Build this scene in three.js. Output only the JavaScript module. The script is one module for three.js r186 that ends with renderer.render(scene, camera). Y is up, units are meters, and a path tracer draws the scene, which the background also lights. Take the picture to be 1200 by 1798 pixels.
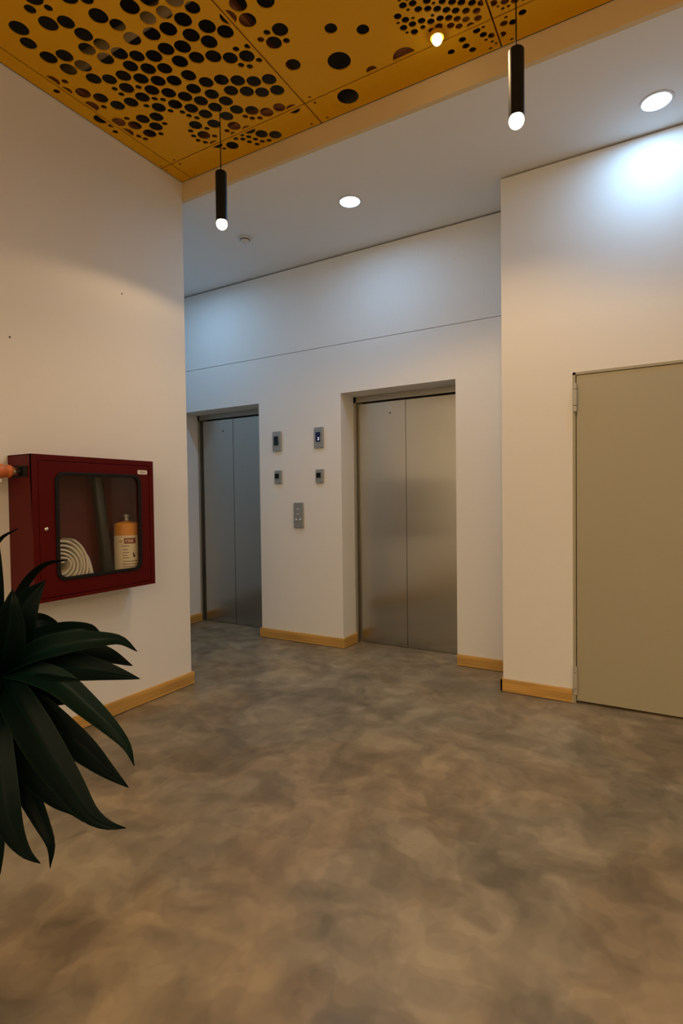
import * as THREE from 'three';
import { RoundedBoxGeometry } from 'three/addons/geometries/RoundedBoxGeometry.js';
import { mergeGeometries, mergeVertices, toCreasedNormals } from 'three/addons/utils/BufferGeometryUtils.js';
import { RectAreaLightUniformsLib } from 'three/addons/lights/RectAreaLightUniformsLib.js';

// ---------------------------------------------------------------- camera, exposure
const scene = new THREE.Scene();
scene.background = new THREE.Color(0x000000);
const FPX = 951.9566, IW = 1200, IH = 1798;
const camera = new THREE.PerspectiveCamera(2 * Math.atan(IH / 2 / FPX) * 180 / Math.PI, IW / IH, 0.05, 60);
camera.rotation.order = 'YXZ';
camera.rotation.set(-0.02421, 0.52446, -0.0124956);
camera.position.set(0, 1.25, 0);
camera.updateMatrixWorld(true);
scene.add(camera);
const renderer = new THREE.WebGLRenderer({ antialias: true });
renderer.toneMapping = THREE.LinearToneMapping;
renderer.toneMappingExposure = 1.0;
renderer.shadowMap.enabled = true;
RectAreaLightUniformsLib.init();
const WARM = new THREE.Color().setRGB(1.0, 0.66, 0.34);
const COOL = new THREE.Color().setRGB(0.36, 0.65, 1.0);
const FILL = new THREE.Color().setRGB(1.0, 0.75, 0.44);  // tint of the added fill lamps
const PENDANT_CD = 0.7, SPOT_CD = 2.4, DOWN_NITS = 155, FILL_NITS = 24.5;

// pixel of the photograph + depth along the view axis -> point in the hall
function px(u, v, depth) {
  const p = new THREE.Vector3((u - IW / 2) / FPX * depth, -(v - IH / 2) / FPX * depth, -depth);
  return p.applyMatrix4(camera.matrixWorld);
}
// pixel -> point on the level y
function pxY(u, v, y) {
  const o = camera.position, d = px(u, v, 1).sub(o);
  return d.multiplyScalar((y - o.y) / d.y).add(o);
}

// ---------------------------------------------------------------- helpers
let seed = 12345;
const rnd = () => { seed = (seed * 1664525 + 1013904223) >>> 0; return seed / 4294967296; };
const names = {};
function numbered(n) { const k = names[n] = (names[n] ?? -1) + 1; return k ? n + '_' + String(k).padStart(3, '0') : n; }
function uvMetres(g) {
  if (g.index) g = g.toNonIndexed();
  g.computeVertexNormals();
  const p = g.attributes.position, n = g.attributes.normal, uv = new Float32Array(p.count * 2);
  for (let i = 0; i < p.count; i++) {
    const ax = Math.abs(n.getX(i)), ay = Math.abs(n.getY(i)), az = Math.abs(n.getZ(i));
    const x = p.getX(i), y = p.getY(i), z = p.getZ(i);
    if (ay >= ax && ay >= az) { uv[2 * i] = x; uv[2 * i + 1] = z; }
    else if (ax >= az) { uv[2 * i] = z; uv[2 * i + 1] = y; }
    else { uv[2 * i] = x; uv[2 * i + 1] = y; }
  }
  g.setAttribute('uv', new THREE.BufferAttribute(uv, 2));
  return g;
}
function bx(x0, x1, y0, y1, z0, z1, r = 0) {
  const w = x1 - x0, h = y1 - y0, d = z1 - z0;
  const g = r ? new RoundedBoxGeometry(w, h, d, 2, r) : new THREE.BoxGeometry(w, h, d);
  g.translate((x0 + x1) / 2, (y0 + y1) / 2, (z0 + z1) / 2);
  return g;
}
function clean(g) {
  let h = g.index ? g.toNonIndexed() : g;
  for (const k of Object.keys(h.attributes)) if (!['position', 'normal', 'uv'].includes(k)) h.deleteAttribute(k);
  if (!h.attributes.normal) h.computeVertexNormals();
  if (!h.attributes.uv) h.setAttribute('uv', new THREE.BufferAttribute(new Float32Array(h.attributes.position.count * 2), 2));
  return h;
}
function mesh(name, geos, mat, parent) {
  const list = Array.isArray(geos) ? geos : [geos];
  const g = list.length > 1 ? mergeGeometries(list.map(clean)) : list[0];
  const m = new THREE.Mesh(g, mat);
  m.castShadow = m.receiveShadow = true;
  m.name = parent ? name : numbered(name);
  (parent ?? scene).add(m);
  return m;
}
function group(name, pos = [0, 0, 0], turn = 0) {
  const o = new THREE.Group(); o.name = numbered(name); o.position.set(...pos); o.rotation.y = turn; scene.add(o); return o;
}
function tag(o, label, category, grp, kind) {
  o.userData = { label, category };
  if (grp) o.userData.group = grp;
  if (kind) o.userData.kind = kind;
  return o;
}
const structure = (o, label, category) => tag(o, label, category, null, 'structure');
function extrudeXY(shape, z0, z1, opts = {}) {   // shape in x,y pushed along z
  const g = new THREE.ExtrudeGeometry(shape, { depth: z1 - z0, bevelEnabled: false, curveSegments: 24, ...opts });
  g.translate(0, 0, z0); return g;
}
function poly(pts) { const s = new THREE.Shape(); pts.forEach(([x, y], i) => i ? s.lineTo(x, y) : s.moveTo(x, y)); s.closePath(); return s; }
function roundRect(cls, x0, x1, y0, y1, r) {
  const s = new cls();
  s.moveTo(x0 + r, y0); s.lineTo(x1 - r, y0); s.absarc(x1 - r, y0 + r, r, -Math.PI / 2, 0);
  s.lineTo(x1, y1 - r); s.absarc(x1 - r, y1 - r, r, 0, Math.PI / 2);
  s.lineTo(x0 + r, y1); s.absarc(x0 + r, y1 - r, r, Math.PI / 2, Math.PI);
  s.lineTo(x0, y0 + r); s.absarc(x0 + r, y0 + r, r, Math.PI, Math.PI * 1.5);
  return s;
}
function tube(pts, r, seg = 24, rad = 12) {
  return new THREE.TubeGeometry(new THREE.CatmullRomCurve3(pts.map(p => p.isVector3 ? p : new THREE.Vector3(...p))), seg, r, rad, false);
}
function lathe(profile, seg = 40) { return new THREE.LatheGeometry(profile.map(([r, y]) => new THREE.Vector2(r, y)), seg); }

// ---------------------------------------------------------------- textures
function hash(x, y, s) { let h = (x * 374761393 + y * 668265263 + s * 974711) | 0; h = Math.imul(h ^ (h >>> 13), 1274126177); return ((h ^ (h >>> 16)) >>> 0) / 4294967295; }
function vnoise(x, y, per, s) {   // value noise that repeats after per cells
  const xi = Math.floor(x), yi = Math.floor(y), fx = x - xi, fy = y - yi;
  const u = fx * fx * (3 - 2 * fx), v = fy * fy * (3 - 2 * fy), m = a => ((a % per) + per) % per;
  const a = hash(m(xi), m(yi), s), b = hash(m(xi + 1), m(yi), s), c = hash(m(xi), m(yi + 1), s), d = hash(m(xi + 1), m(yi + 1), s);
  return a + (b - a) * u + (c - a) * v + (a - b - c + d) * u * v;
}
function fbm(x, y, per, oct, s, gain = 0.5) { let t = 0, a = 1, n = 0; for (let o = 0; o < oct; o++) { t += a * vnoise(x, y, per, s + o * 17); n += a; a *= gain; x *= 2; y *= 2; per *= 2; } return t / n; }
function dataTex(w, h, fn, srgb = false) {
  const d = new Uint8Array(w * h * 4);
  for (let j = 0; j < h; j++) for (let i = 0; i < w; i++) {
    const c = fn(i / w, j / h), k = (j * w + i) * 4;
    if (Array.isArray(c)) { d[k] = c[0]; d[k + 1] = c[1]; d[k + 2] = c[2]; } else d[k] = d[k + 1] = d[k + 2] = c;
    d[k + 3] = 255;
  }
  const t = new THREE.DataTexture(d, w, h);
  t.wrapS = t.wrapT = THREE.RepeatWrapping; t.magFilter = THREE.LinearFilter; t.minFilter = THREE.LinearMipmapLinearFilter; t.generateMipmaps = true;
  if (srgb) t.colorSpace = THREE.SRGBColorSpace;
  t.needsUpdate = true; return t;
}
const clamp = (v, a = 0, b = 255) => Math.min(b, Math.max(a, v));
const sm = (a, b, x) => { const t = Math.min(1, Math.max(0, (x - a) / (b - a))); return t * t * (3 - 2 * t); };
const plasterTex = dataTex(512, 512, (u, v) => 255 * (0.55 * fbm(u * 6, v * 6, 6, 4, 3) + 0.45 * fbm(u * 48, v * 48, 48, 2, 9)));
const combTex = dataTex(512, 512, (u, v) => 255 * (0.75 * fbm(u * 90, v * 5, 90, 2, 21) + 0.25 * fbm(u * 40, v * 40, 40, 2, 5)));
const woodTex = dataTex(512, 256, (u, v) => {
  const w = fbm(u * 3, v * 10, 3 , 3, 31), g = fbm(u * 6, v * 90, 6, 2, 33), k = 0.78 + 0.3 * w + 0.22 * (g - 0.5);
  return [clamp(214 * k), clamp(166 * k), clamp(86 * k)];
}, true);
// trowelled, sealed cement: overlapping cloudy patches with soft outlines, a few scratches
const floorTex = dataTex(2048, 2048, (u, v) => {
  const X = u * 12, Y = v * 12, P = 8192;                     // metres
  const wx = fbm(X * 4, Y * 4, P, 3, 41) - 0.5, wy = fbm(X * 4 + 50, Y * 4 + 30, P, 3, 47) - 0.5;
  let L = 1 + (fbm(X * 1.1, Y * 1.1, P, 2, 61) - 0.5) * 0.1;
  // trowel patches laid over one another, each with its own outline
  [[2.3, 0.9, 0.05], [3.9, 1.1, 0.065], [6.3, 1.3, 0.07], [9.7, 1.5, 0.06], [15.1, 1.8, 0.045]].forEach(([f, w, amp], i) => {
    const n = fbm(X * f + wx * w + i * 31, Y * f * (i % 2 ? 1.35 : 0.8) + wy * w + i * 17, P, 3, 51 + i * 7, 0.42);
    L += (sm(0.5, 0.56, n) - 0.45) * amp - sm(0.34, 0.27, n) * amp * 0.5 + (n - 0.5) * amp * 0.8;
  });
  const streak = fbm(X * 26 + wx * 6, Y * 7 + wy * 9, P, 2, 73); L += (streak - 0.5) * 0.05;
  L += (fbm(X * 60, Y * 60, P, 1, 71) - 0.5) * 0.03;
  const tint = sm(0.36, 0.64, fbm(X * 2.6 + 9 + wx, Y * 2.6 + wy, P, 3, 81)) * 0.6 + 0.2;
  return [clamp((139 + 6 * tint) * L), clamp((129 - 3 * tint) * L), clamp((107 - 11 * tint) * L)];
}, true);
const floorRough = dataTex(1024, 1024, (u, v) => 255 * (0.27 + 0.22 * fbm(u * 24, v * 24, 24, 4, 91)));
const steelTex = dataTex(512, 512, (u, v) => 255 * (0.5 + 0.5 * (fbm(u * 128, v * 3, 128, 2, 101) - 0.5)));
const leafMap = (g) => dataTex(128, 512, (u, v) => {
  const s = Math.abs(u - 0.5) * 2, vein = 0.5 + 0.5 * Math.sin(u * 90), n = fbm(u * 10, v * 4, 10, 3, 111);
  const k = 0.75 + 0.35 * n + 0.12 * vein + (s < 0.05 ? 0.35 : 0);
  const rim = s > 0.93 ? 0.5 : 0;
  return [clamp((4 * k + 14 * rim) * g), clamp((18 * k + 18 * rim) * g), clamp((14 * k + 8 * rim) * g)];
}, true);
const leafTex = leafMap(1), highlitLeafTex = leafMap(1.45);  // second map is a lighter copy with leaf highlights put into its colour
function rep(t, x, y, ox = 0, oy = 0) { const c = t.clone(); c.repeat.set(x, y); c.offset.set(ox, oy); c.needsUpdate = true; return c; }
function canvasTex(w, h, draw) {
  const c = document.createElement('canvas'); c.width = w; c.height = h;
  draw(c.getContext('2d'), w, h);
  const t = new THREE.CanvasTexture(c); t.colorSpace = THREE.SRGBColorSpace; return t;
}

// ---------------------------------------------------------------- materials
const std = (o) => new THREE.MeshStandardMaterial(o);
const lin = (r, g, b) => new THREE.Color().setRGB(r, g, b);
const M = {
  wall: std({ color: lin(0.84, 0.825, 0.79), roughness: 0.75, bumpMap: plasterTex, bumpScale: 0.0009 }),
  comb: std({ color: lin(0.84, 0.825, 0.79), roughness: 0.75, bumpMap: combTex, bumpScale: 0.0014 }),
  ceil: std({ color: lin(0.85, 0.84, 0.82), roughness: 0.85 }),
  beige: std({ color: lin(0.74, 0.57, 0.3), roughness: 0.8 }),
  floor: std({ map: rep(floorTex, 1 / 12, 1 / 12, 0.42, 0.4), roughnessMap: rep(floorRough, 0.5, 0.5), roughness: 1, metalness: 0 }),
  wood: std({ map: rep(woodTex, 0.7, 4), roughness: 0.55 }),
  orange: new THREE.MeshPhysicalMaterial({ color: lin(0.8, 0.4, 0.003), roughness: 0.5, specularIntensity: 0.3 }),
  rust: std({ color: lin(0.28, 0.1, 0.03), roughness: 0.7 }),
  tan: std({ color: lin(0.5, 0.36, 0.16), roughness: 0.7 }),
  slab: std({ color: lin(0.2, 0.2, 0.185), roughness: 0.95, bumpMap: plasterTex, bumpScale: 0.004 }),
  steel: new THREE.MeshPhysicalMaterial({ color: lin(0.5, 0.505, 0.475), metalness: 1, roughness: 0.22, roughnessMap: null, bumpMap: rep(steelTex, 1, 1), bumpScale: 0.00025, anisotropy: 0.9, anisotropyRotation: 0 }),
  frame: std({ color: lin(0.42, 0.4, 0.34), metalness: 1, roughness: 0.4 }),
  dark: std({ color: lin(0.012, 0.012, 0.011), roughness: 0.8 }),
  door: std({ color: lin(0.42, 0.385, 0.27), roughness: 0.45, bumpMap: rep(plasterTex, 3, 3), bumpScale: 0.0004 }),
  hinge: std({ color: lin(0.5, 0.47, 0.37), roughness: 0.4, metalness: 0.1 }),
  red: new THREE.MeshPhysicalMaterial({ color: lin(0.088, 0.002, 0.0015), roughness: 0.35, specularIntensity: 0.3, bumpMap: rep(plasterTex, 4, 4), bumpScale: 0.0004 }),
  redIn: std({ color: lin(0.1, 0.006, 0.004), roughness: 0.6 }),
  rubber: new THREE.MeshPhysicalMaterial({ color: lin(0.01, 0.009, 0.009), roughness: 0.5, specularIntensity: 0.35 }),
  chrome: std({ color: lin(0.8, 0.78, 0.75), metalness: 1, roughness: 0.18 }),
  alu: std({ color: lin(0.40, 0.40, 0.375), metalness: 0.6, roughness: 0.42 }),
  glass: new THREE.MeshPhysicalMaterial({ color: 0xffffff, transmission: 1, roughness: 0.03, thickness: 0, ior: 1.45 }),
  hose: std({ color: lin(0.68, 0.62, 0.47), roughness: 0.85 }),
  brass: std({ color: lin(0.55, 0.3, 0.1), metalness: 1, roughness: 0.35 }),
  yellow: std({ color: lin(0.6, 0.23, 0.005), roughness: 0.4 }),
  black: new THREE.MeshPhysicalMaterial({ color: lin(0.01, 0.012, 0.012), roughness: 0.5, specularIntensity: 0.4 }),
  leaf: new THREE.MeshPhysicalMaterial({ map: leafTex, roughness: 0.46, specularIntensity: 0.14 }),
  highlitLeaf: new THREE.MeshPhysicalMaterial({ map: highlitLeafTex, roughness: 0.42, specularIntensity: 0.25 }),  // brighter leaf copy, highlights painted in
  cane: std({ color: lin(0.2, 0.14, 0.08), roughness: 0.9, bumpMap: plasterTex, bumpScale: 0.004 }),
  pot: std({ color: lin(0.3, 0.3, 0.29), roughness: 0.6 }),
  soil: std({ color: lin(0.04, 0.028, 0.018), roughness: 1, bumpMap: rep(plasterTex, 6, 6), bumpScale: 0.02 }),
  valve: std({ color: lin(0.62, 0.17, 0.04), roughness: 0.4 }),
  whitePlastic: std({ color: lin(0.75, 0.75, 0.74), roughness: 0.4 }),
};

// ---------------------------------------------------------------- the setting
const XL = -2.742, ZS = -2.662, ZE = -3.904, ZR = -3.513, XR = -0.844, HC = 3.2575, HO = 3.3747, TOP = 4.4;
const XEND = -4.6, XFAR = 6.4, ZBACK = 2.6;
structure(mesh('floor', uvMetres(bx(XEND - 0.3, XFAR + 0.2, -0.1, 0, -4.4, ZBACK + 0.2)), M.floor), 'mottled grey brown polished cement floor of the hall', 'floor');

// elevator wall with two deep openings
const E = [{ l: -4.093, r: -3.112, fl: -4.04, seam: -3.643, fr: -3.19, key: [-3.773, 1.948] }, { l: -2.255, r: -1.274, fl: -2.205, seam: -1.782, fr: -1.325, key: [-1.922, 1.964] }];
const HEAD = 2.1238, GRO = 2.5255, ZD = -4.155;
{
  const w = group('wall_back');
  structure(w, 'white plastered wall with two deep elevator openings and a joint line above', 'wall');
  const s = poly([[XEND - 0.15, 0], [E[0].l, 0], [E[0].l, HEAD], [E[0].r, HEAD], [E[0].r, 0], [E[1].l, 0], [E[1].l, HEAD], [E[1].r, HEAD], [E[1].r, 0], [XR + 0.05, 0], [XR + 0.05, GRO - 0.003], [XEND - 0.15, GRO - 0.003]]);
  mesh('lower_wall', uvMetres(extrudeXY(s, -4.2, ZE)), M.wall, w);
  mesh('upper_wall', uvMetres(bx(XEND - 0.15, XR + 0.05, GRO + 0.003, HC - 0.012, -4.2, ZE)), M.comb, w);
  mesh('plenum_wall', bx(XEND - 0.15, XR + 0.05, HC - 0.012, TOP, -4.2, ZE - 0.03), M.slab, w);
  mesh('joint_backing', uvMetres(bx(XEND - 0.15, XR + 0.05, GRO - 0.01, GRO + 0.01, -4.2, ZE - 0.012)), M.wall, w);
  mesh('light_leak_block', bx(XEND - 0.15, XR + 0.05, 0, TOP, -4.4, -4.21), M.dark, w);  // unseen block added behind the doors to keep light from leaking in
}
// right hand wall with the flush steel door
const DX0 = -0.4265, DX1 = 0.56, DH = 1.9853;
{
  const s = poly([[XR, 0], [DX0, 0], [DX0, DH], [DX1, DH], [DX1, 0], [XFAR + 0.15, 0], [XFAR + 0.15, HC - 0.01], [XR, HC - 0.01]]);
  const w = group('wall_right');
  structure(w, 'white plastered wall stepping forward around the grey green steel door', 'wall');
  mesh('wall_face', uvMetres(extrudeXY(s, -4.1, ZR)), M.wall, w);
  mesh('plenum_wall', bx(XR + 0.03, XFAR + 0.15, HC - 0.01, TOP, -4.1, ZR - 0.03), M.slab, w);
  mesh('wall_backing', bx(XR, XFAR + 0.15, 0, TOP, -4.4, -4.1), M.dark, w);
}
{
  const w = group('wall_left');
  structure(w, 'tall white plastered wall that carries the red fire cabinet', 'wall');
  mesh('wall_face', uvMetres(bx(XEND - 0.15, XL, 0, HO + 0.003, ZS, ZBACK + 0.15)), M.wall, w);
  mesh('plenum_wall', bx(XEND - 0.15, XL, HO + 0.003, TOP, ZS, ZBACK + 0.15), M.slab, w);
  for (const [u, v] of [[214, 516], [17, 592]]) {          // two small nail heads
    const o = camera.position, d = px(u, v, 1).sub(o), p = d.multiplyScalar((XL - o.x) / d.x).add(o);
    const g = new THREE.CylinderGeometry(0.004, 0.004, 0.003, 10); g.rotateZ(Math.PI / 2); g.translate(XL + 0.001, p.y, p.z);
    mesh('nail_head', g, M.rubber, w);
  }
}
structure(mesh('wall_lobby_end', uvMetres(bx(XEND - 0.15, XEND, 0, TOP, -4.2, ZS)), M.wall), 'white end wall of the elevator lobby', 'wall');
structure(mesh('wall_far', uvMetres(bx(XFAR, XFAR + 0.15, 0, TOP, ZR, ZBACK + 0.15)), M.wall), 'white side wall of the hall away from the fire cabinet', 'wall');
structure(mesh('wall_front', uvMetres(bx(XL, XFAR, 0, TOP, ZBACK, ZBACK + 0.15)), M.wall), 'white wall of the hall opposite the elevators', 'wall');
structure(mesh('ceiling', (() => {        // lowered white ceiling, with a shadow gap along the walls
  const G = -0.02, s = poly([[XEND, -(ZS - 0.03)], [XEND, -(ZE + G)], [XR - G, -(ZE + G)], [XR - G, -(ZR + G)], [XFAR, -(ZR + G)], [XFAR, -(ZS - 0.03)]]);
  const downs = DOWNX().map(x => { const h = new THREE.Path(); h.absarc(x, 3.255, 0.07, 0, Math.PI * 2); return h; });
  s.holes.push(...downs);
  const g = new THREE.ExtrudeGeometry(s, { depth: 0.03, bevelEnabled: false, curveSegments: 32 });
  g.rotateX(-Math.PI / 2); g.translate(0, HC, 0); return uvMetres(g);
})(), M.ceil), 'smooth white lowered ceiling above the elevator lobby', 'ceiling');
[[-1.4, 1.7], [0.2, 1.7], [1.8, 1.7], [3.4, 0.1], [3.4, 1.7]].forEach(([x, z], i) => {    // fill lamps added out of view to raise the general brightness
  const o = group('added_fill_lamp', [x, 2.9, z]);
  tag(o, 'added fill light shaped as a long flat suspended panel, out of view', 'panel lamp', 'added fill lights out of view');
  mesh('casing', bx(-0.62, 0.62, 0, 0.03, -0.17, 0.17, 0.006), M.alu, o);
  mesh('diffuser', bx(-0.6, 0.6, -0.004, 0.001, -0.15, 0.15), std({ color: 0xdddddd, emissive: lin(1, 0.86, 0.68), emissiveIntensity: 3 }), o);
  for (const a of [-0.5, 0.5]) { const g = new THREE.CylinderGeometry(0.002, 0.002, TOP - 2.93, 8); g.translate(a, 0.03 + (TOP - 2.93) / 2, 0); mesh('cable', g, M.rubber, o); }
  const l = new THREE.RectAreaLight(FILL, FILL_NITS, 1.2, 0.3); l.position.set(0, -0.008, 0); l.rotation.x = -Math.PI / 2; o.add(l);
});
function DOWNX() { return [-3.578, -1.787, 0.004, 1.795]; }
structure(mesh('ceiling_slab', bx(XEND - 0.15, XFAR + 0.15, TOP, TOP + 0.1, -4.4, ZBACK + 0.15), M.slab), 'dark structural slab above the perforated panels', 'ceiling');
structure(mesh('ceiling_bulkhead', bx(XEND, XFAR, HO + 0.003, TOP, ZS - 0.03, ZS - 0.0005), M.slab), 'dark bulkhead hidden above the drop beside the orange panels', 'ceiling');
structure(mesh('trim_1', uvMetres(bx(XEND, XFAR, HC, HO + 0.003, ZS - 0.03, ZS - 0.0005)), M.beige), 'beige painted drop between the orange panels and the lower white ceiling', 'trim');

// skirting boards, each length a board with an eased top edge
{
  const T = 0.016, H = 0.083, y0 = 0.003;
  const board = (parent, x0, x1, z0, z1) => mesh('board', uvBoard(bx(x0, x1, y0, H, z0, z1, 0.003)), M.wood, parent);
  function uvBoard(g) {
    g = g.index ? g.toNonIndexed() : g; const p = g.attributes.position, uv = g.attributes.uv;
    for (let i = 0; i < p.count; i++) uv.setXY(i, p.getX(i) + p.getZ(i), p.getY(i));
    return g;
  }
  const bl = group('baseboard_left'); structure(bl, 'oak coloured skirting board along the wall under the fire cabinet', 'baseboard');
  board(bl, XL, XL + T, ZS - T, ZBACK); board(bl, XEND, XL, ZS - T, ZS);
  const bb = group('baseboard_back'); structure(bb, 'oak coloured skirting boards around the two elevator openings', 'baseboard');
  board(bb, XEND, E[0].l + T, ZE, ZE + T); board(bb, E[0].l, E[0].l + T, ZD + 0.02, ZE);
  board(bb, E[0].r, E[1].l + T, ZE, ZE + T); board(bb, E[0].r - T, E[0].r, ZD + 0.02, ZE + T); board(bb, E[1].l, E[1].l + T, ZD + 0.02, ZE);
  board(bb, E[1].r, XR, ZE, ZE + T); board(bb, XR - T, XR, ZE + T, ZR + T);
  const br = group('baseboard_right'); structure(br, 'oak coloured skirting boards beside the grey green steel door', 'baseboard');
  board(br, XR - T, DX0 - 0.004, ZR, ZR + T); board(br, DX1 + 0.004, XFAR, ZR, ZR + T);
}

// ---------------------------------------------------------------- elevator doors
function uvSwap(g) { g = uvMetres(g); return g; }
E.forEach((e, i) => {
  const o = group('door_' + (i + 1));
  structure(o, i ? 'brushed steel elevator door between the call panel and the grey green door' : 'brushed steel elevator door next to the end of the fire cabinet wall', 'elevator door');
  const top = 2.062;
  mesh('door_panel', uvSwap(bx(e.fl, e.seam - 0.0015, 0.006, top, ZD - 0.03, ZD)), M.steel, o);
  mesh('door_panel', uvSwap(bx(e.seam + 0.0015, e.fr, 0.006, top, ZD - 0.033, ZD - 0.003)), M.steel, o);
  const f = 0.022;
  mesh('door_frame', [bx(e.l + 0.002, e.l + 0.002 + f, 0, HEAD - 0.002, ZD - 0.04, ZD + 0.03), bx(e.r - 0.05, e.r - 0.002, 0, HEAD - 0.002, ZD - 0.04, ZD + 0.03),
    bx(e.l + 0.002, e.r - 0.002, top + 0.012, HEAD - 0.002, ZD - 0.04, ZD + 0.03)], M.frame, o);
  mesh('side_gap', bx(e.l + 0.002 + f, e.fl, 0, top + 0.012, ZD - 0.04, ZD - 0.028), M.frame, o);
  mesh('sill', bx(e.l + 0.002, e.r - 0.002, 0, 0.004, ZD - 0.05, ZD + 0.004), M.frame, o);
  const k = new THREE.CylinderGeometry(0.009, 0.009, 0.004, 20); k.rotateX(Math.PI / 2); k.translate(e.key[0], e.key[1], ZD + 0.001);
  const kk = mesh('key_hole', k, M.frame, o);
  const k2 = new THREE.CylinderGeometry(0.005, 0.005, 0.003, 16); k2.rotateX(Math.PI / 2); k2.translate(e.key[0], e.key[1], ZD + 0.0025);
  mesh('key_slot', k2, M.dark, kk);
});

// ---------------------------------------------------------------- steel utility door
{
  const o = group('door_3');
  structure(o, 'plain grey green painted steel utility door with barrel hinges', 'door');
  const a = DX0 + 0.02, b = DX1 - 0.02;
  mesh('door_leaf', bx(a, b, 0.014, DH - 0.018, ZR - 0.052, ZR - 0.003, 0.003), M.door, o);
  mesh('door_frame', [bx(DX0, DX0 + 0.0165, 0, DH, ZR - 0.09, ZR + 0.001), bx(DX1 - 0.0165, DX1, 0, DH, ZR - 0.09, ZR + 0.001), bx(DX0, DX1, DH - 0.015, DH, ZR - 0.09, ZR + 0.001)], M.door, o);
  for (const [y0, y1] of [[1.752, 1.918], [0.056, 0.222]]) {
    const h = mesh('hinge', (() => { const g = new THREE.CylinderGeometry(0.012, 0.012, (y1 - y0) * 0.56, 16); g.translate(DX0 + 0.014, (y0 + y1) / 2, ZR + 0.012); return g; })(), M.hinge, o);
    for (const [p, q] of [[y0, y0 + (y1 - y0) * 0.2], [y1 - (y1 - y0) * 0.2, y1]]) {
      const g = new THREE.CylinderGeometry(0.0112, 0.0112, q - p, 16); g.translate(DX0 + 0.014, (p + q) / 2, ZR + 0.0115); mesh('knuckle', g, M.hinge, h);
    }
  }
  const hd = mesh('handle_plate', bx(0.455, 0.495, 0.9, 1.12, ZR - 0.004, ZR + 0.004, 0.003), M.black, o);
  mesh('lever', [bx(0.37, 0.485, 1.035, 1.055, ZR + 0.035, ZR + 0.052, 0.006), bx(0.467, 0.483, 1.037, 1.053, ZR + 0.002, ZR + 0.045)], M.black, hd);
}

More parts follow.
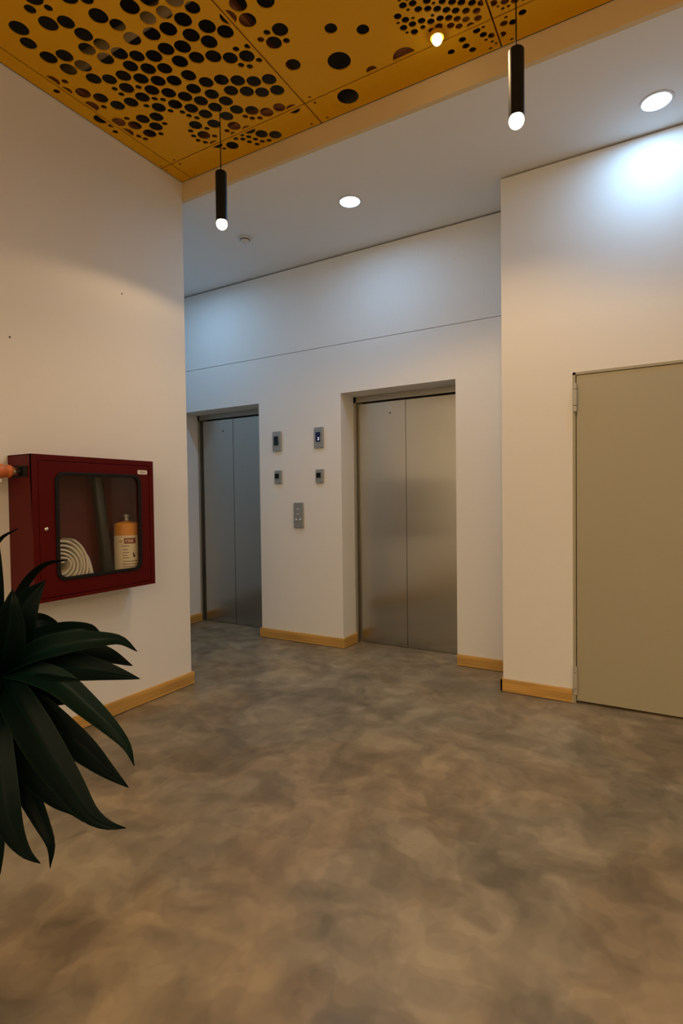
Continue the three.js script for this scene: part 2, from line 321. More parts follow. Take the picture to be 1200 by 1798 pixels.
// ---------------------------------------------------------------- perforated orange ceiling
{
  const Lr = 0.0375, Sr = 0.0166, Kr = 0.0176, Tr = 0.0088, Xr = 0.0085, Mr = 0.0297, Br = 0.057;
  const C = [];   // [x, z, r]
  const add = (r, list, only) => { for (const [u, v] of list) { const p = pxY(u, v, HO); C.push([p.x, p.z, r, only]); } };
  add(0.041, [[57.5, -4], [119, -6], [152, -1], [53, 17], [85, 14.7], [85, 42.5], [116, 40], [33.5, 50.5], [50, 77], [173, 29], [147, 61.7], [178.7, 79], [153, 87], [228.3, 12.5], [261.3, -2], [306, -1]]);
  add(0.039, [[85.5, 102], [113.5, 98.7], [120.5, 122.5], [146, 116.7], [185.5, 103.7], [338.3, 14.2], [260, 32.5], [288.7, 22.5], [321.7, 35.5], [206.7, 45], [295.8, 52], [364, 47.5], [266.7, 60.5], [336, 63], [232.5, 69], [367.5, 74.5], [320.8, 83], [292, 87], [210, 94.7], [240.8, 99.5], [270.8, 99.5], [345.5, 102], [375, 100], [316.3, 108.8], [396, 56.7], [418.3, 8], [466.7, 2], [435, 36.3], [401, 31]]);
  add(Lr, [[164.7, 139], [192.5, 140.2], [146, 164], [177, 173], [206.7, 185.8], [229.5, 117], [260.5, 121.7], [289.5, 121], [331.5, 133.3], [217, 133.9], [247.8, 139], [278, 143], [306, 142.5], [362.3, 145.3], [222.5, 155.3], [267, 159.2], [296.5, 164], [340.2, 156.8], [372.2, 166.2], [325.2, 170.5], [250.4, 171.5], [230.5, 180.3], [208.8, 215], [251, 209.6], [237, 221], [275, 206], [274, 222.8], [263, 235]]);
  add(Lr, [[353, 178], [397, 178.2], [279, 189.5], [307.8, 184], [336.3, 191], [378, 189], [415.8, 193.2], [361, 201], [398.2, 204.7], [375.8, 218], [343.7, 220.5], [358.3, 237.8], [380, 254], [411.5, 221.8], [404.7, 102.8], [433.7, 99.5], [389, 141.1], [417.7, 142.3], [446, 143.7], [472.8, 140], [406, 160], [433.7, 161.3], [460.5, 163], [487, 159], [515, 192], [442.5, 194.7], [468.7, 197.8], [490.5, 189.5], [437, 228.5], [459.5, 236], [483.8, 237.5], [408.3, 256.1], [492, 53], [481.3, 76], [515, 114.5]]);
  add(Sr, [[114, 143.7], [99.7, 161.2], [201.7, 156.8], [213.3, 166.2], [243.5, 153.7], [182.5, 188.3], [257.5, 186.7], [202.8, 232], [223, 208.7], [243.8, 239.7], [255.5, 244.5], [271.7, 174], [286.7, 175.8], [299.7, 195.3], [320.5, 197.5], [332, 203.7], [346, 207.5], [289.5, 217.8], [282.8, 235.5], [335, 230.5], [363.7, 226.3], [340.3, 239.5], [348.3, 247], [361, 250.5], [377, 239.5], [399, 230.2], [414.3, 243.9], [393.8, 261.3]]);
  add(Sr, [[469, 57.8], [458.3, 70.3], [503.3, 72], [414.7, 87], [435, 82], [455.3, 106.3], [423.7, 115], [439, 117.5], [431, 205], [443.3, 208.3], [456.7, 207.8], [426.7, 244.9], [437, 240.8], [438.3, 249.7], [448.7, 245], [460.8, 248.8], [472.8, 247], [451.7, 253.7]]);
  add(Xr, [[306, 281.2], [316.2, 288.3], [283.3, 291.8], [292.5, 299], [342, 307], [525, 193.3], [544, 171], [553.3, 180.8], [547.5, 218.3], [575, 207]]);
  add(Mr, [[581.3, 50.8], [637.5, 52.8]]);
  add(Br, [[596, 108], [611.3, 170.3]]);
  add(Kr, [[708, 10.4], [725, 6.7], [750, 2.3], [734.8, 17], [751.6, 16], [768.2, 16.3], [784.3, 18.2], [776.8, 3.5], [794.3, 4.2], [810.7, 5], [829.3, 5.8], [846, 5.8], [800.6, 19.4], [818.8, 19.8], [837.5, 19.8], [788.5, 32.2], [803.2, 33.8], [818.8, 35], [839.8, 32.7], [827, 45], [698.8, 29.6], [712.4, 35.7], [724.6, 43.2], [740.7, 37.3], [757, 38.5], [709, 49.7], [728, 56.7], [743, 48.5], [773, 33], [792, 45.5], [806.7, 46.7], [771, 47], [758, 54]]);
  add(Kr, [[812.5, 70.5], [818.8, 81.7], [830.5, 88.2], [837.5, 54.8], [849.2, 61.8], [863.9, 63], [883, 61], [885.3, 42], [901.2, 39.7], [918, 22.6], [866.7, 6.5], [887, 3.5], [905, 1], [793, 92]]);
  add(Tr, [[701.7, 1], [715, 0], [717, 17.9], [725.6, 32.2], [699.5, 41.1], [715.3, 57.8], [761.7, 6.3], [760, 27.5], [849.2, 48.3], [853.8, 70.7], [865, 73.5], [872.5, 76.5], [862, 85.6], [899.3, 69.5], [888.8, 30.8], [874.8, 12], [883.5, 15.6], [893.5, 11.2], [920, 0]]);
  // holes cut off by a joint on one side only
  add(Lr, [[91, 143], [116, 160], [161, 187], [223, 233]], 'field'); add(Mr, [[654, 124]], 'field'); add(Br, [[711, 100]], 'field'); add(Sr, [[410, 234.8]], 'field');
  add(Lr, [[177, 210]], 'border'); add(Sr, [[195.3, 221.5], [425.5, 238]], 'border');
  const seen = C.length;
  const xs = [XL + 0.004, -2.6475, -1.633, -0.629, 0.376, 1.381, 2.386, 3.391, 4.396, 5.401, XFAR - 0.004], zs = [ZS + 0.004, -2.482, -0.47, 1.54, ZBACK - 0.004];
  // the pattern goes on over the panels out of view
  const inView = (x, z) => { const c = new THREE.Vector3(x, HO, z).project(camera); const d = new THREE.Vector3(x, HO, z).sub(camera.position).dot(new THREE.Vector3(0, 0, -1).applyQuaternion(camera.quaternion)); return d > 0 && Math.abs(c.x) < 1.08 && Math.abs(c.y) < 1.03; };
  for (let k = 0; k < 44; k++) {
    const cx = XL + rnd() * (XFAR - XL), cz = ZS + rnd() * (ZBACK - ZS), big = rnd() < 0.6, R = 0.25 + rnd() * 0.35;
    for (let i = 0; i < 70; i++) {
      const a = rnd() * Math.PI * 2, q = R * Math.sqrt(rnd()), x = cx + q * Math.cos(a), z = cz + q * Math.sin(a) * 0.6, r = big ? (rnd() < 0.75 ? Lr : Sr) : (rnd() < 0.7 ? Kr : Tr);
      if (inView(x, z)) continue;
      C.push([x, z, r]);
    }
  }
  // keep neighbouring holes apart
  const keep = [];
  C.forEach((c, i) => {
    for (const d of keep) {
      const q = Math.hypot(c[0] - d[0], c[1] - d[1]);
      if (q < c[2] + d[2] + 0.004) { if (i >= seen) return; c[2] = Math.min(c[2], q - d[2] - 0.004); if (c[2] < 0.006) return; }
    }
    keep.push(c);
  });
  const clip = (pts, x0, x1, y0, y1) => {
    const cut = (P, f) => { const o = []; P.forEach((a, i) => { const b = P[(i + 1) % P.length], fa = f(a), fb = f(b); if (fa >= 0) o.push(a); if (fa * fb < 0) { const t = fa / (fa - fb); o.push([a[0] + (b[0] - a[0]) * t, a[1] + (b[1] - a[1]) * t]); } }); return o; };
    let P = pts; for (const f of [p => p[0] - x0, p => x1 - p[0], p => p[1] - y0, p => y1 - p[1]]) { P = cut(P, f); if (!P.length) return P; }
    return P;
  };
  const area = P => Math.abs(P.reduce((s, a, i) => { const b = P[(i + 1) % P.length]; return s + a[0] * b[1] - a[1] * b[0]; }, 0) / 2);
  const o = group('ceiling_perforated');
  structure(o, 'orange ceiling panels punched with clusters of round holes', 'ceiling');
  const g2 = 0.004, inset = 0.009;
  for (let i = 0; i + 1 < xs.length; i++) for (let j = 0; j + 1 < zs.length; j++) {
    const x0 = xs[i] + g2, x1 = xs[i + 1] - g2, y0 = -(zs[j + 1] - g2), y1 = -(zs[j] + g2);
    const s = poly([[x0, y0], [x1, y0], [x1, y1], [x0, y1]]);
    for (const [cx, cz, r, only] of keep) {
      if (only && (only === 'border') !== (i === 0 || j === 0)) continue;
      if (cx + r < x0 || cx - r > x1 || -cz + r < y0 || -cz - r > y1) continue;
      const n = r > 0.03 ? 28 : 16, P = [];
      for (let k = 0; k < n; k++) P.push([cx + r * Math.cos(k / n * 2 * Math.PI), -cz + r * Math.sin(k / n * 2 * Math.PI)]);
      const Q = clip(P, x0 + inset, x1 - inset, y0 + inset, y1 - inset);
      if (Q.length > 2 && area(Q) > 0.00006) { const h = new THREE.Path(); Q.forEach(([a, b], k) => k ? h.lineTo(a, b) : h.moveTo(a, b)); h.closePath(); s.holes.push(h); }
    }
    const g = new THREE.ExtrudeGeometry(s, { depth: 0.006, bevelEnabled: false }); g.rotateX(-Math.PI / 2); g.translate(0, HO, 0);
    mesh('panel', g, M.orange, o);
  }
  // steel rails behind the joints and hangers up to the slab
  for (let i = 1; i + 1 < xs.length; i++) mesh('rail', bx(xs[i] - 0.03, xs[i] + 0.05, HO + 0.02, HO + 0.05, ZS, ZBACK), M.rust, o);
  for (let j = 1; j + 1 < zs.length; j++) mesh('rail', bx(XL, XFAR, HO + 0.02, HO + 0.05, zs[j] - 0.03, zs[j] + 0.05), M.rust, o);
  const dA = pxY(262, 30, HO + 0.14);
  const dg = new THREE.CylinderGeometry(0.035, 0.035, XFAR - XL, 24); dg.rotateZ(Math.PI / 2); dg.translate((XFAR + XL) / 2, HO + 0.14, dA.z);
  mesh('conduit', dg, M.tan, o);
}

// ---------------------------------------------------------------- lamps
function pendant(x, z, label, grp) {
  const o = group('pendant_lamp', [x, 0, z]);
  tag(o, label, 'pendant lamp', grp);
  const yb = 2.775, yt = 3.042, R = 0.031;
  mesh('cord', (() => { const g = new THREE.CylinderGeometry(0.0028, 0.0028, TOP - yt, 10); g.translate(0, (TOP + yt) / 2, 0); return g; })(), M.rubber, o);
  mesh('lamp_body', lathe([[0.001, yt + 0.006], [0.007, yt + 0.006], [0.008, yt], [R - 0.005, yt], [R, yt - 0.006], [R, yb], [R - 0.002, yb], [R - 0.002, yb + 0.004], [R - 0.008, yb + 0.018], [0.001, yb + 0.02]], 32), M.black, o);
  const bulb = new THREE.SphereGeometry(R - 0.001, 24, 16); bulb.translate(0, yb - 0.014, 0);
  mesh('bulb', bulb, std({ color: 0x222222, emissive: lin(1, 0.86, 0.62), emissiveIntensity: 9 }), o);
  const l = new THREE.SpotLight(WARM, PENDANT_CD, 0, 81 * Math.PI / 180, 0.12, 2);
  l.position.set(0, yb - 0.05, 0); l.target.position.set(0, 0, 0); l.castShadow = true; l.shadow.radius = 1.2; l.shadow.mapSize.set(1024, 1024);
  o.add(l, l.target);
  return o;
}
pendant(-2.054, -2.282, 'slim black cylinder pendant lamp hanging nearest the fire cabinet wall', null);
pendant(-0.484, -2.282, 'slim black cylinder pendant lamp hanging in front of the grey green door', null);
{
  const y = HO, p = pxY(768, 72, HO - 0.034), o = group('ceiling_spotlight', [p.x, 0, p.z]);
  tag(o, 'small glowing spotlight fixed under the orange perforated panels', 'spotlight');
  mesh('housing', lathe([[0.001, y], [0.03, y], [0.034, y - 0.004], [0.034, y - 0.022], [0.028, y - 0.022], [0.024, y - 0.012], [0.001, y - 0.012]], 32), M.orange, o);
  const b = new THREE.SphereGeometry(0.023, 20, 14); b.translate(0, y - 0.028, 0);
  mesh('bulb', b, std({ color: 0x222222, emissive: lin(1, 0.86, 0.62), emissiveIntensity: 9 }), o);
  const l = new THREE.SpotLight(WARM, SPOT_CD, 0, 64 * Math.PI / 180, 0.2, 2);
  l.position.set(0, y - 0.06, 0); l.target.position.set(0, 0, 0); l.castShadow = true; o.add(l, l.target);
}
const downLabels = ['round flush white downlight in the lobby ceiling behind the fire cabinet wall', 'round flush white downlight in front of the two elevators', 'round flush white downlight over the grey green steel door', 'round flush white downlight beyond the grey green steel door'];
DOWNX().forEach((x, i) => {
  const o = group('downlight', [x, HC, -3.255]);
  tag(o, downLabels[i], 'downlight');
  mesh('trim_ring', lathe([[0.066, 0.012], [0.066, -0.001], [0.0675, -0.004], [0.079, -0.003], [0.08, 0], [0.0695, 0], [0.0695, 0.012]], 48), M.whitePlastic, o);
  const g = new THREE.CylinderGeometry(0.0655, 0.0655, 0.003, 48); g.translate(0, 0.006, 0);
  mesh('diffuser', g, std({ color: 0xdddddd, emissive: lin(0.82, 0.92, 1), emissiveIntensity: 4 }), o);
  const l = new THREE.RectAreaLight(COOL, DOWN_NITS, 0.115, 0.115);
  l.position.set(0, 0.0015, 0); l.rotation.x = -Math.PI / 2; o.add(l);
});
{
  const o = group('smoke_detector', [-2.725, HC, -3.282]);
  tag(o, 'small white smoke detector on the lobby ceiling', 'smoke detector');
  mesh('base', lathe([[0.001, 0], [0.05, 0], [0.051, -0.004], [0.048, -0.014], [0.001, -0.014]], 40), M.whitePlastic, o);
  mesh('sensor_dome', lathe([[0.036, -0.014], [0.034, -0.022], [0.03, -0.034], [0.02, -0.04], [0.001, -0.041]], 40), M.whitePlastic, o);
  mesh('vent_ring', lathe([[0.037, -0.014], [0.037, -0.02], [0.035, -0.02], [0.035, -0.014]], 40), M.black, o);
}

// ---------------------------------------------------------------- elevator indicators and call buttons
function plate(w, h, d, bow) {     // pillow-fronted plate standing on z = 0
  const s = roundRect(THREE.Shape, -w / 2, w / 2, -h / 2, h / 2, 0.008);
  const g = new THREE.ExtrudeGeometry(s, { depth: d - 0.004, bevelEnabled: true, bevelThickness: 0.004, bevelSize: 0.004, bevelOffset: -0.004, bevelSegments: 3, curveSegments: 6 });
  const p = g.attributes.position;
  for (let i = 0; i < p.count; i++) if (p.getZ(i) > d * 0.5) p.setZ(i, p.getZ(i) - bow * (2 * p.getY(i) / h) ** 2);
  g.computeVertexNormals(); return g;
}
function segTwo(w, h, on, bg, fg) {
  return canvasTex(128, 256, (c, W, H) => { c.fillStyle = bg; c.fillRect(0, 0, W, H); c.fillStyle = fg; c.font = 'bold 112px sans-serif'; c.textAlign = 'center'; c.fillText('2', W * 0.62, H * 0.84); });
}
[[-2.906, 1.767, false, 'grey floor indicator with a dark screen next to the elevator by the cabinet wall'], [-2.466, 1.772, true, 'grey floor indicator with a blue screen showing a lit 2']].forEach(([x, y, on, label]) => {
  const o = group('floor_indicator', [x, y, ZE]); tag(o, label, 'indicator', null);
  mesh('casing', plate(0.092, 0.178, 0.022, 0.006), M.alu, o);
  const t = segTwo(1, 1, on, on ? '#070b2c' : '#0a1014', on ? '#e6ecff' : '#2a4257');
  const s = new THREE.BoxGeometry(0.044, 0.08, 0.003); s.translate(-0.003, 0.004, 0.0212);
  mesh('screen', s, on ? std({ map: t, roughness: 0.25, emissive: 0xffffff, emissiveMap: t, emissiveIntensity: 0.55 }) : std({ map: t, roughness: 0.25 }), o);
});
[[-2.898, 1.451, 'small grey switch plate under the indicator with the dark screen'], [-2.461, 1.445, 'small grey switch plate under the indicator with the lit 2']].forEach(([x, y, label]) => {
  const o = group('switch_plate', [x, y, ZE]); tag(o, label, 'switch', null);
  mesh('casing', plate(0.078, 0.117, 0.02, 0.004), M.alu, o);
  const s = new RoundedBoxGeometry(0.04, 0.042, 0.006, 2, 0.002); s.translate(-0.008, 0.008, 0.0205);
  mesh('sensor_window', s, M.rubber, o);
});
{
  const o = group('call_button_panel', [-2.684, 1.112, ZE]); tag(o, 'brushed grey call button panel with etched arrows between the two elevators', 'button panel');
  mesh('casing', plate(0.1, 0.222, 0.024, 0.008), M.alu, o);
  const bar = (x0, y0, x1, y1) => { const L = Math.hypot(x1 - x0, y1 - y0), g = new THREE.BoxGeometry(L, 0.004, 0.002); g.rotateZ(Math.atan2(y1 - y0, x1 - x0)); g.translate((x0 + x1) / 2, (y0 + y1) / 2, 0.0222); return g; };
  mesh('up_arrow', [bar(-0.014, 0.047, 0.002, 0.063), bar(0.002, 0.063, 0.018, 0.047)], M.whitePlastic, o);
  mesh('down_arrow', [bar(-0.014, 0.018, 0.002, 0.002), bar(0.002, 0.002, 0.018, 0.018)], M.whitePlastic, o);
  for (const x of [-0.02, 0.02]) { const g = new THREE.SphereGeometry(0.013, 20, 12, 0, Math.PI * 2, 0, Math.PI / 2); g.rotateX(Math.PI / 2); g.scale(1, 1, 0.55); g.translate(x, -0.04, 0.021); mesh('button', g, M.chrome, o); }
}

// ---------------------------------------------------------------- fire hose cabinet
{
  const o = group('fire_cabinet', [XL, 0, 0]);
  tag(o, 'dark red wall mounted fire hose cabinet with a glazed door', 'cabinet');
  const z0 = -1.483, z1 = -2.198, y0 = 0.768, y1 = 1.482, D = 0.2, t = 0.004;
  const zx = (g) => { g.rotateY(Math.PI / 2); return g; };       // shape (x = -z, y) pushed along x
  mesh('back_panel', bx(0.001, t, y0, y1, z1, z0), M.redIn, o);
  mesh('top_panel', bx(0.001, D - 0.002, y1 - t, y1, z1, z0), M.red, o);
  mesh('bottom_panel', bx(0.001, D - 0.002, y0, y0 + t, z1, z0), M.red, o);
  mesh('side_panel', bx(0.001, D - 0.002, y0, y1, z1, z1 + t), M.red, o);
  {  // near side; dark rubber inset imitates the reflection of the pipe
    const s = poly([[0.001, y0], [D - 0.002, y0], [D - 0.002, y1], [0.001, y1]]);
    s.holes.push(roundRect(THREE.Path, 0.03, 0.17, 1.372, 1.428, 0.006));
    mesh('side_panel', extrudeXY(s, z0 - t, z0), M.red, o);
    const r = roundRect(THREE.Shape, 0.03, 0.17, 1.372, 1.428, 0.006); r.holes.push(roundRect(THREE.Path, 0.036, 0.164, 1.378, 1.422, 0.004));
    mesh('reflection_rim', extrudeXY(r, z0 - t - 0.01, z0 + 0.003), M.rubber, o);
    mesh('reflection_band', [bx(0.033, 0.167, 1.374, 1.426, z0 - 0.009, z0 - 0.003)], M.rubber, o);
  }
  mesh('rubber_hose', tube([[0.05, y0 + t, -2.0], [0.05, 0.9, -1.985], [0.055, 1.1, -1.962], [0.048, 1.3, -1.945], [0.038, y1 - t, -1.93]], 0.031, 40, 20), std({ color: lin(0.022, 0.022, 0.02), roughness: 0.35 }), o).userData.label = 'thick dark rubber hose';
  const dz0 = -1.512, dz1 = -2.169, dy0 = 0.786, dy1 = 1.454;
  const f = poly([[-z0, y0], [-z1, y0], [-z1, y1], [-z0, y1]]);
  { const h = new THREE.Path(); [[-dz0, dy0], [-dz1, dy0], [-dz1, dy1], [-dz0, dy1]].forEach(([a, b], i) => i ? h.lineTo(a, b) : h.moveTo(a, b)); h.closePath(); f.holes.push(h); }
  mesh('front_rim', zx(extrudeXY(f, D - 0.014, D)), M.red, o);
  const d = poly([[-dz0 + 0.003, dy0 + 0.003], [-dz1 - 0.003, dy0 + 0.003], [-dz1 - 0.003, dy1 - 0.003], [-dz0 + 0.003, dy1 - 0.003]]);
  d.holes.push(roundRect(THREE.Path, 1.608, 2.092, 0.874, 1.388, 0.038));
  const door = mesh('cabinet_door', zx(new THREE.ExtrudeGeometry(d, { depth: 0.012, bevelEnabled: true, bevelThickness: 0.0015, bevelSize: 0.0015, bevelOffset: -0.0015, bevelSegments: 2, curveSegments: 10 }).translate(0, 0, D - 0.014)), M.red, o);
  { const r = roundRect(THREE.Shape, 1.595, 2.105, 0.861, 1.401, 0.046); r.holes.push(roundRect(THREE.Path, 1.613, 2.087, 0.879, 1.383, 0.034));
    mesh('window_gasket', zx(new THREE.ExtrudeGeometry(r, { depth: 0.006, bevelEnabled: true, bevelThickness: 0.004, bevelSize: 0.003, bevelOffset: -0.003, bevelSegments: 3, curveSegments: 10 }).translate(0, 0, D - 0.002)), M.rubber, door); }
  { const r = roundRect(THREE.Shape, 1.61, 2.09, 0.876, 1.386, 0.036);
    mesh('window_glass', zx(new THREE.ShapeGeometry(r, 10).translate(0, 0, D - 0.004)), M.glass, door); }
  { const g = lathe([[0.001, 0.008], [0.006, 0.007], [0.01, 0.003], [0.0105, 0]], 24); g.rotateZ(-Math.PI / 2); g.translate(D - 0.001, 1.122, -1.549); mesh('lock', g, M.chrome, door).userData.label = 'small round chrome lock'; }
  { const r = roundRect(THREE.Shape, 2.087, 2.153, 1.404, 1.428, 0.008); const g = extrudeXY(r, D - 0.001, D + 0.0025);
    const p = g.attributes.position, uv = g.attributes.uv; for (let i = 0; i < p.count; i++) uv.setXY(i, (p.getX(i) - 2.087) / 0.066, (p.getY(i) - 1.404) / 0.024);
    const tx = canvasTex(256, 96, (c, W, H) => { c.fillStyle = '#e6dcd2'; c.fillRect(0, 0, W, H); c.fillStyle = '#6b5a50'; c.font = 'italic bold 66px sans-serif'; c.textAlign = 'center'; c.fillText('Özm', W / 2, H * 0.72); });
    mesh('maker_plate', zx(g), std({ map: tx, roughness: 0.4 }), door).userData.label = 'small white oval lettered plate'; }
}
{ // rolled flat hose standing in the cabinet
  const o = group('fire_hose', [XL + 0.075, 0.925, -1.65]);
  tag(o, 'rolled up cream canvas fire hose inside the red cabinet', 'hose');
  const turns = 6, n = turns * 44, R0 = 0.016, R1 = 0.134, th = 0.0185, W = 0.09, pos = [], idx = [];
  for (let i = 0; i <= n; i++) {
    const t = i / n, a = t * turns * 2 * Math.PI + 1.2, r = R0 + (R1 - R0) * t, w = 0.0022 * Math.sin(a * 3.1) + 0.0016 * Math.sin(a * 1.7 + 2);
    for (const [dr, dx] of [[0, 0], [th * 0.25, W * 1.0 + 0.003 * Math.sin(a * 2.3)], [th * 0.55, W * 1.03], [th * 0.9, W * 0.99], [th, 0]]) pos.push(dx, (r + dr + w) * Math.sin(a), -(r + dr + w) * Math.cos(a));
  }
  for (let i = 0; i < n; i++) for (let k = 0; k < 5; k++) { const a = i * 5 + k, b = i * 5 + (k + 1) % 5, c = a + 5, d = b + 5; idx.push(a, c, b, b, c, d); }
  for (const e of [0, n * 5]) for (let k = 1; k < 4; k++) idx.push(e, e + k, e + k + 1);
  const g = new THREE.BufferGeometry(); g.setAttribute('position', new THREE.Float32BufferAttribute(pos, 3)); g.setIndex(idx); g.computeVertexNormals();
  mesh('hose_roll', g, M.hose, o);
  const c = lathe([[0.02, 0], [0.024, 0.003], [0.024, 0.02], [0.028, 0.022], [0.028, 0.04], [0.02, 0.044], [0.016, 0.044], [0.016, 0]], 28); c.translate(0.06, -0.145, -0.178);
  mesh('coupling', c, M.brass, o);
  const nk = tube([[0.06, -0.1, -0.178], [0.06, -0.045, -0.168], [0.055, 0.03, -0.148], [0.05, 0.085, -0.105]], 0.018, 20, 12); nk.scale(1, 1, 1);
  mesh('hose_tail', nk, M.hose, o);
}
{ // yellow and white canister
  const o = group('fire_extinguisher', [XL + 0.1, 0.773, -2.087]);
  tag(o, 'short canister with yellow shoulder and white label inside the red cabinet', 'extinguisher');
  mesh('tank', lathe([[0.001, 0], [0.066, 0], [0.069, 0.004], [0.069, 0.285], [0.001, 0.285]], 40), std({ color: lin(0.6, 0.5, 0.34), roughness: 0.45 }), o);
  mesh('shoulder', lathe([[0.0695, 0.285], [0.0695, 0.34], [0.066, 0.35], [0.052, 0.358], [0.02, 0.364], [0.001, 0.365]], 40), M.yellow, o);
  const tx = canvasTex(512, 512, (c, W, H) => {
    c.fillStyle = '#d8c9a6'; c.fillRect(0, 0, W, H);
    c.fillStyle = '#7a2a10'; c.fillRect(210, 26, 150, 70); c.fillStyle = '#d8c9a6'; c.font = 'bold 52px sans-serif'; c.fillText('YSM', 222, 80);
    c.fillStyle = '#7a3a20'; c.font = 'bold 40px sans-serif'; c.fillText('CO', 130, 82);
    c.fillStyle = '#4a3c2c'; for (const [x, y, w] of [[180, 120, 90], [190, 165, 70], [190, 200, 80], [190, 235, 60], [190, 265, 80], [190, 310, 220], [180, 345, 240], [180, 375, 240], [180, 405, 200]]) c.fillRect(x, y, w, 8);
    c.beginPath(); c.moveTo(330, 270); c.quadraticCurveTo(305, 240, 330, 195); c.quadraticCurveTo(335, 230, 352, 245); c.quadraticCurveTo(355, 265, 330, 270); c.fill();
  });
  const lg = new THREE.CylinderGeometry(0.0705, 0.0705, 0.235, 40, 1, true, 0, Math.PI); lg.translate(0, 0.165, 0);
  mesh('paper_label', lg, std({ map: tx, roughness: 0.6, side: THREE.DoubleSide }), o).rotation.y = -0.62;
  mesh('valve_neck', lathe([[0.001, 0.362], [0.014, 0.362], [0.014, 0.378], [0.009, 0.382], [0.016, 0.388], [0.017, 0.398], [0.012, 0.405], [0.001, 0.406]], 24), M.alu, o);
  mesh('lever', bx(-0.008, 0.008, 0.388, 0.394, -0.05, 0.01, 0.002), M.black, o);
}
{ // supply pipe along the wall with an orange valve
  const o = group('supply_valve', [XL + 0.1, 1.4, -1.483]);
  tag(o, 'orange supply valve on a pipe entering the side of the red cabinet', 'valve');
  const turnZ = g => { g.rotateX(Math.PI / 2); return g; };
  const v = turnZ(lathe([[0.001, 0.04], [0.026, 0.04], [0.03, 0.046], [0.03, 0.06], [0.025, 0.066], [0.033, 0.08], [0.035, 0.1], [0.033, 0.12], [0.025, 0.132], [0.03, 0.14], [0.03, 0.155], [0.001, 0.158]], 28));
  mesh('valve_body', v, M.valve, o);
  const n = turnZ(lathe([[0.012, 0.0045], [0.02, 0.0045], [0.02, 0.04], [0.012, 0.04]], 24));
  mesh('nipple', n, M.chrome, o);
  mesh('pipe', tube([[0, 0, 0.155], [0, 0, 0.3], [0, 0, 0.6], [-0.03, -0.05, 0.66], [-0.035, -0.3, 0.665], [-0.035, -1.38, 0.665]], 0.02, 60, 16), M.valve, o);
  mesh('drain_plug', bx(-0.01, 0.014, -0.058, -0.036, 0.085, 0.115, 0.004), M.chrome, o);
}

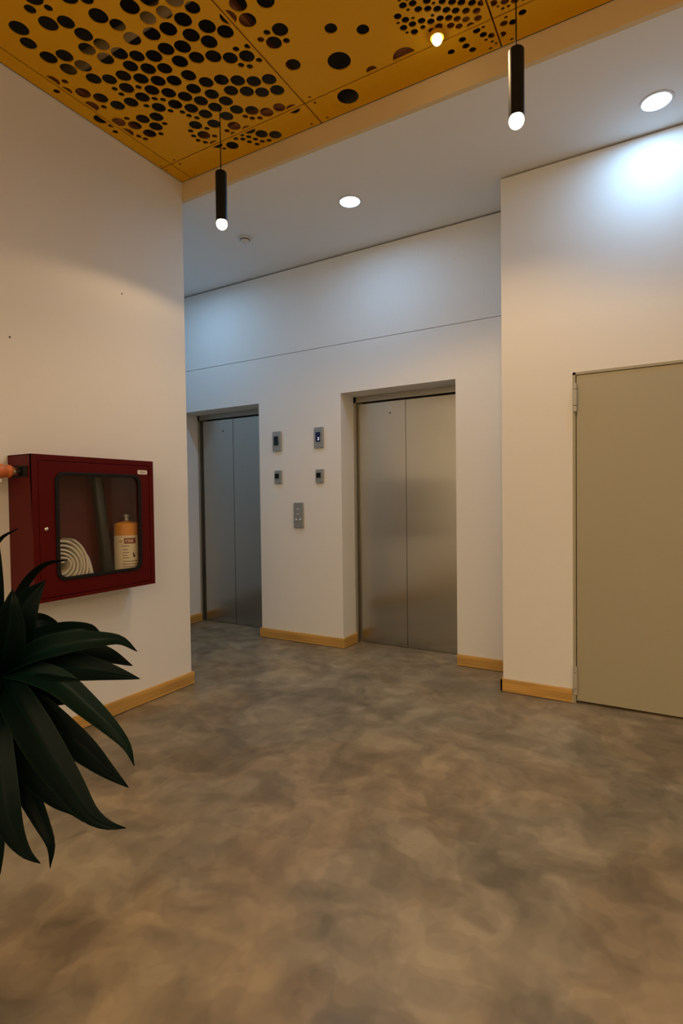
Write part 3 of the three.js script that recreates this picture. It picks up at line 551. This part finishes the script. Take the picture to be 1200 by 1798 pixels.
// ---------------------------------------------------------------- potted plant
{
  const soilY = 0.36, potC = px(-178, 1700, 1.12), crown = px(8, 1180, 1.1);
  const o = group('potted_dracaena', [potC.x, 0, potC.z]);
  tag(o, 'potted plant with long dark green arching leaves in front of the red fire cabinet', 'potted plant');
  const loc = v => v.clone().sub(new THREE.Vector3(potC.x, 0, potC.z));
  mesh('pot', lathe([[0.001, 0], [0.11, 0], [0.118, 0.006], [0.15, 0.37], [0.155, 0.385], [0.15, 0.4], [0.138, 0.395], [0.132, 0.36], [0.1, 0.05], [0.001, 0.05]], 48), M.pot, o);
  mesh('soil', lathe([[0.132, soilY - 0.002], [0.08, soilY + 0.01], [0.001, soilY + 0.014]], 36), M.soil, o);
  const base = new THREE.Vector3(0, soilY - 0.03, 0), top = loc(crown);
  mesh('trunk', tube([base, base.clone().lerp(top, 0.35).add(new THREE.Vector3(-0.01, 0.03, 0)), base.clone().lerp(top, 0.75), top], 0.016, 40, 14), M.cane, o);
  const camL = loc(camera.position);
  function leaf(pts, w, tilt = 0, fold = 0.28, flat = 0.5, highlit = false) {
    const cv = new THREE.CatmullRomCurve3(pts, false, 'centripetal'), N = 30, K = 8, pos = [], uv = [], idx = [];
    for (let i = 0; i <= N; i++) {
      const t = i / N, P = cv.getPointAt(t), T = cv.getTangentAt(t);
      let n0 = camL.clone().sub(P).normalize().multiplyScalar(flat).add(new THREE.Vector3(0, 1 - flat, 0)).normalize();
      let Wd = T.clone().cross(n0).normalize(); Wd.applyAxisAngle(T, tilt);
      const Nn = Wd.clone().cross(T).normalize();
      const prof = (0.38 + 0.62 * Math.sin(Math.PI * Math.min(1, 0.12 + t * 0.72))) * Math.pow(Math.max(0, 1 - Math.pow(t, 3.2)), 0.8), hw = Math.max(0.0006, w / 2 * prof);
      for (const side of [1, -1]) for (let k = 0; k <= K; k++) {
        const s = (k / K * 2 - 1) * side, lift = fold * Math.pow(Math.abs(s), 1.3) * hw + 0.0016 * Math.sin(s * 9) * (1 - Math.abs(s)) , th = 0.0008 * (1 - Math.abs(s) * 0.8) * side;
        const q = P.clone().addScaledVector(Wd, s * hw).addScaledVector(Nn, lift + th);
        pos.push(q.x, q.y, q.z); uv.push((s + 1) / 2, t);
      }
    }
    const R = 2 * (K + 1);
    for (let i = 0; i < N; i++) for (let k = 0; k < R; k++) { const a = i * R + k, b = i * R + (k + 1) % R, c = a + R, d = b + R; idx.push(a, b, c, b, d, c); }
    const g = new THREE.BufferGeometry(); g.setAttribute('position', new THREE.Float32BufferAttribute(pos, 3)); g.setAttribute('uv', new THREE.Float32BufferAttribute(uv, 2)); g.setIndex(idx); g.computeVertexNormals();
    mesh('leaf', g, highlit ? M.highlitLeaf : M.leaf, o);
  }
  // [points as pixel, pixel, depth along the view axis], width, tilt, fold, facing
  const L = [
    [[[8, 1178, 1.1], [60, 1150, 1.06], [120, 1132, 1.03], [175, 1124, 1.02], [212, 1125, 1.03], [241, 1144, 1.04]], 0.052, 0.35, 0.5, 0.55],
    [[[10, 1180, 1.1], [60, 1166, 1.1], [120, 1150, 1.1], [180, 1150, 1.11], [233, 1169, 1.12]], 0.062, 0, 0.3, 0.7],
    [[[10, 1178, 1.1], [60, 1168, 1.07], [120, 1172, 1.04], [185, 1180, 1.03], [246, 1192, 1.03]], 0.066, 0, 0.3, 0.75],
    [[[10, 1180, 1.09], [55, 1182, 1.05], [105, 1200, 1.02], [150, 1237, 1.0], [195, 1278, 0.99], [224, 1312, 0.99], [236, 1345, 0.99]], 0.05, 0.3, 0.4, 0.6],
    [[[8, 1186, 1.12], [40, 1205, 1.14], [80, 1225, 1.15], [119, 1236, 1.16]], 0.05, 0, 0.3, 0.8],
    [[[8, 1190, 1.1], [50, 1235, 1.07], [100, 1280, 1.05], [150, 1320, 1.04], [190, 1355, 1.04], [226, 1383, 1.04]], 0.064, 0, 0.3, 0.85],
    [[[4, 1185, 1.08], [40, 1250, 1.0], [85, 1325, 0.96], [125, 1385, 0.94], [160, 1432, 0.93], [190, 1449, 0.93], [221, 1454, 0.93]], 0.066, 0, 0.25, 0.9],
    [[[2, 1190, 1.1], [25, 1270, 1.04], [60, 1345, 1.01], [105, 1402, 1.0], [130, 1422, 1.0], [146, 1443, 1.0]], 0.075, 0, 0.25, 0.9],
    [[[0, 1195, 1.1], [15, 1290, 1.04], [45, 1380, 1.0], [72, 1440, 0.98], [90, 1485, 0.97], [88, 1524, 0.97]], 0.045, 0.2, 0.3, 0.85],
    [[[-8, 1195, 1.08], [-12, 1300, 0.98], [5, 1400, 0.93], [25, 1465, 0.92], [48, 1500, 0.92], [71, 1516, 0.92]], 0.066, 0.1, 0.3, 0.85],
    [[[-14, 1200, 1.08], [-34, 1300, 0.98], [-24, 1410, 0.93], [-6, 1480, 0.92], [0, 1536, 0.92]], 0.06, 0.1, 0.3, 0.85],
    [[[4, 1182, 1.1], [14, 1130, 1.07], [29, 1088, 1.05], [50, 1052, 1.06], [80, 1019, 1.08]], 0.085, 0.15, 0.25, 0.95],
    [[[-5, 1175, 1.12], [5, 1110, 1.14], [22, 1055, 1.17], [48, 1012, 1.2], [80, 988, 1.22], [119, 983, 1.24]], 0.04, 1.0, 0.5, 0.9],
    [[[-22, 1180, 1.12], [-30, 1060, 1.14], [-20, 975, 1.17], [2, 943, 1.2], [32, 928, 1.22]], 0.035, 0.9, 0.5, 0.9],
    [[[-10, 1180, 1.1], [-14, 1090, 1.06], [-8, 1020, 1.04], [-1, 958, 1.03]], 0.04, 0.3, 0.4, 0.9],
    [[[0, 1178, 1.12], [30, 1120, 1.2], [62, 1092, 1.24], [88, 1093, 1.27], [110, 1104, 1.28]], 0.055, 0, 0.3, 0.8],
    [[[6, 1178, 1.12], [50, 1130, 1.15], [105, 1110, 1.17], [148, 1105, 1.18], [166, 1110, 1.2], [180, 1122, 1.22]], 0.05, 0.6, 0.4, 0.6],
    [[[2, 1180, 1.09], [8, 1140, 1.03], [16, 1100, 1.0], [20, 1060, 0.99], [22, 1035, 1.0]], 0.075, 0, 0.3, 0.95],
    [[[4, 1188, 1.09], [20, 1250, 1.05], [32, 1320, 1.03], [48, 1390, 1.03]], 0.07, 0, 0.3, 0.9],
    [[[-2, 1190, 1.1], [-2, 1260, 1.06], [4, 1340, 1.05], [20, 1420, 1.05]], 0.075, 0, 0.3, 0.9],
    [[[-10, 1180, 1.08], [-40, 1230, 1.0], [-60, 1330, 0.95], [-50, 1420, 0.93]], 0.066, 0, 0.3, 0.9],
    [[[0, 1178, 1.1], [-50, 1150, 1.12], [-120, 1160, 1.14], [-190, 1230, 1.16]], 0.062, 0, 0.3, 0.6],
    [[[0, 1178, 1.1], [-40, 1110, 1.14], [-100, 1060, 1.18], [-180, 1070, 1.2]], 0.062, 0, 0.3, 0.7],
    [[[0, 1180, 1.1], [-60, 1220, 1.16], [-130, 1300, 1.22], [-170, 1400, 1.24]], 0.062, 0, 0.3, 0.8],
    [[[0, 1180, 1.1], [-20, 1130, 1.22], [-10, 1120, 1.35], [10, 1170, 1.46]], 0.06, 0, 0.3, 0.2],
    [[[0, 1180, 1.1], [30, 1150, 1.22], [50, 1160, 1.34], [60, 1220, 1.42]], 0.06, 0, 0.3, 0.2],
    [[[0, 1180, 1.1], [-80, 1160, 1.0], [-170, 1190, 0.92], [-260, 1300, 0.87]], 0.06, 0, 0.3, 0.4],
  ];
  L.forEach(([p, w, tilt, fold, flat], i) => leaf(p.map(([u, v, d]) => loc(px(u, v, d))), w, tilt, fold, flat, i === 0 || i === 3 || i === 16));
}

renderer.render(scene, camera);
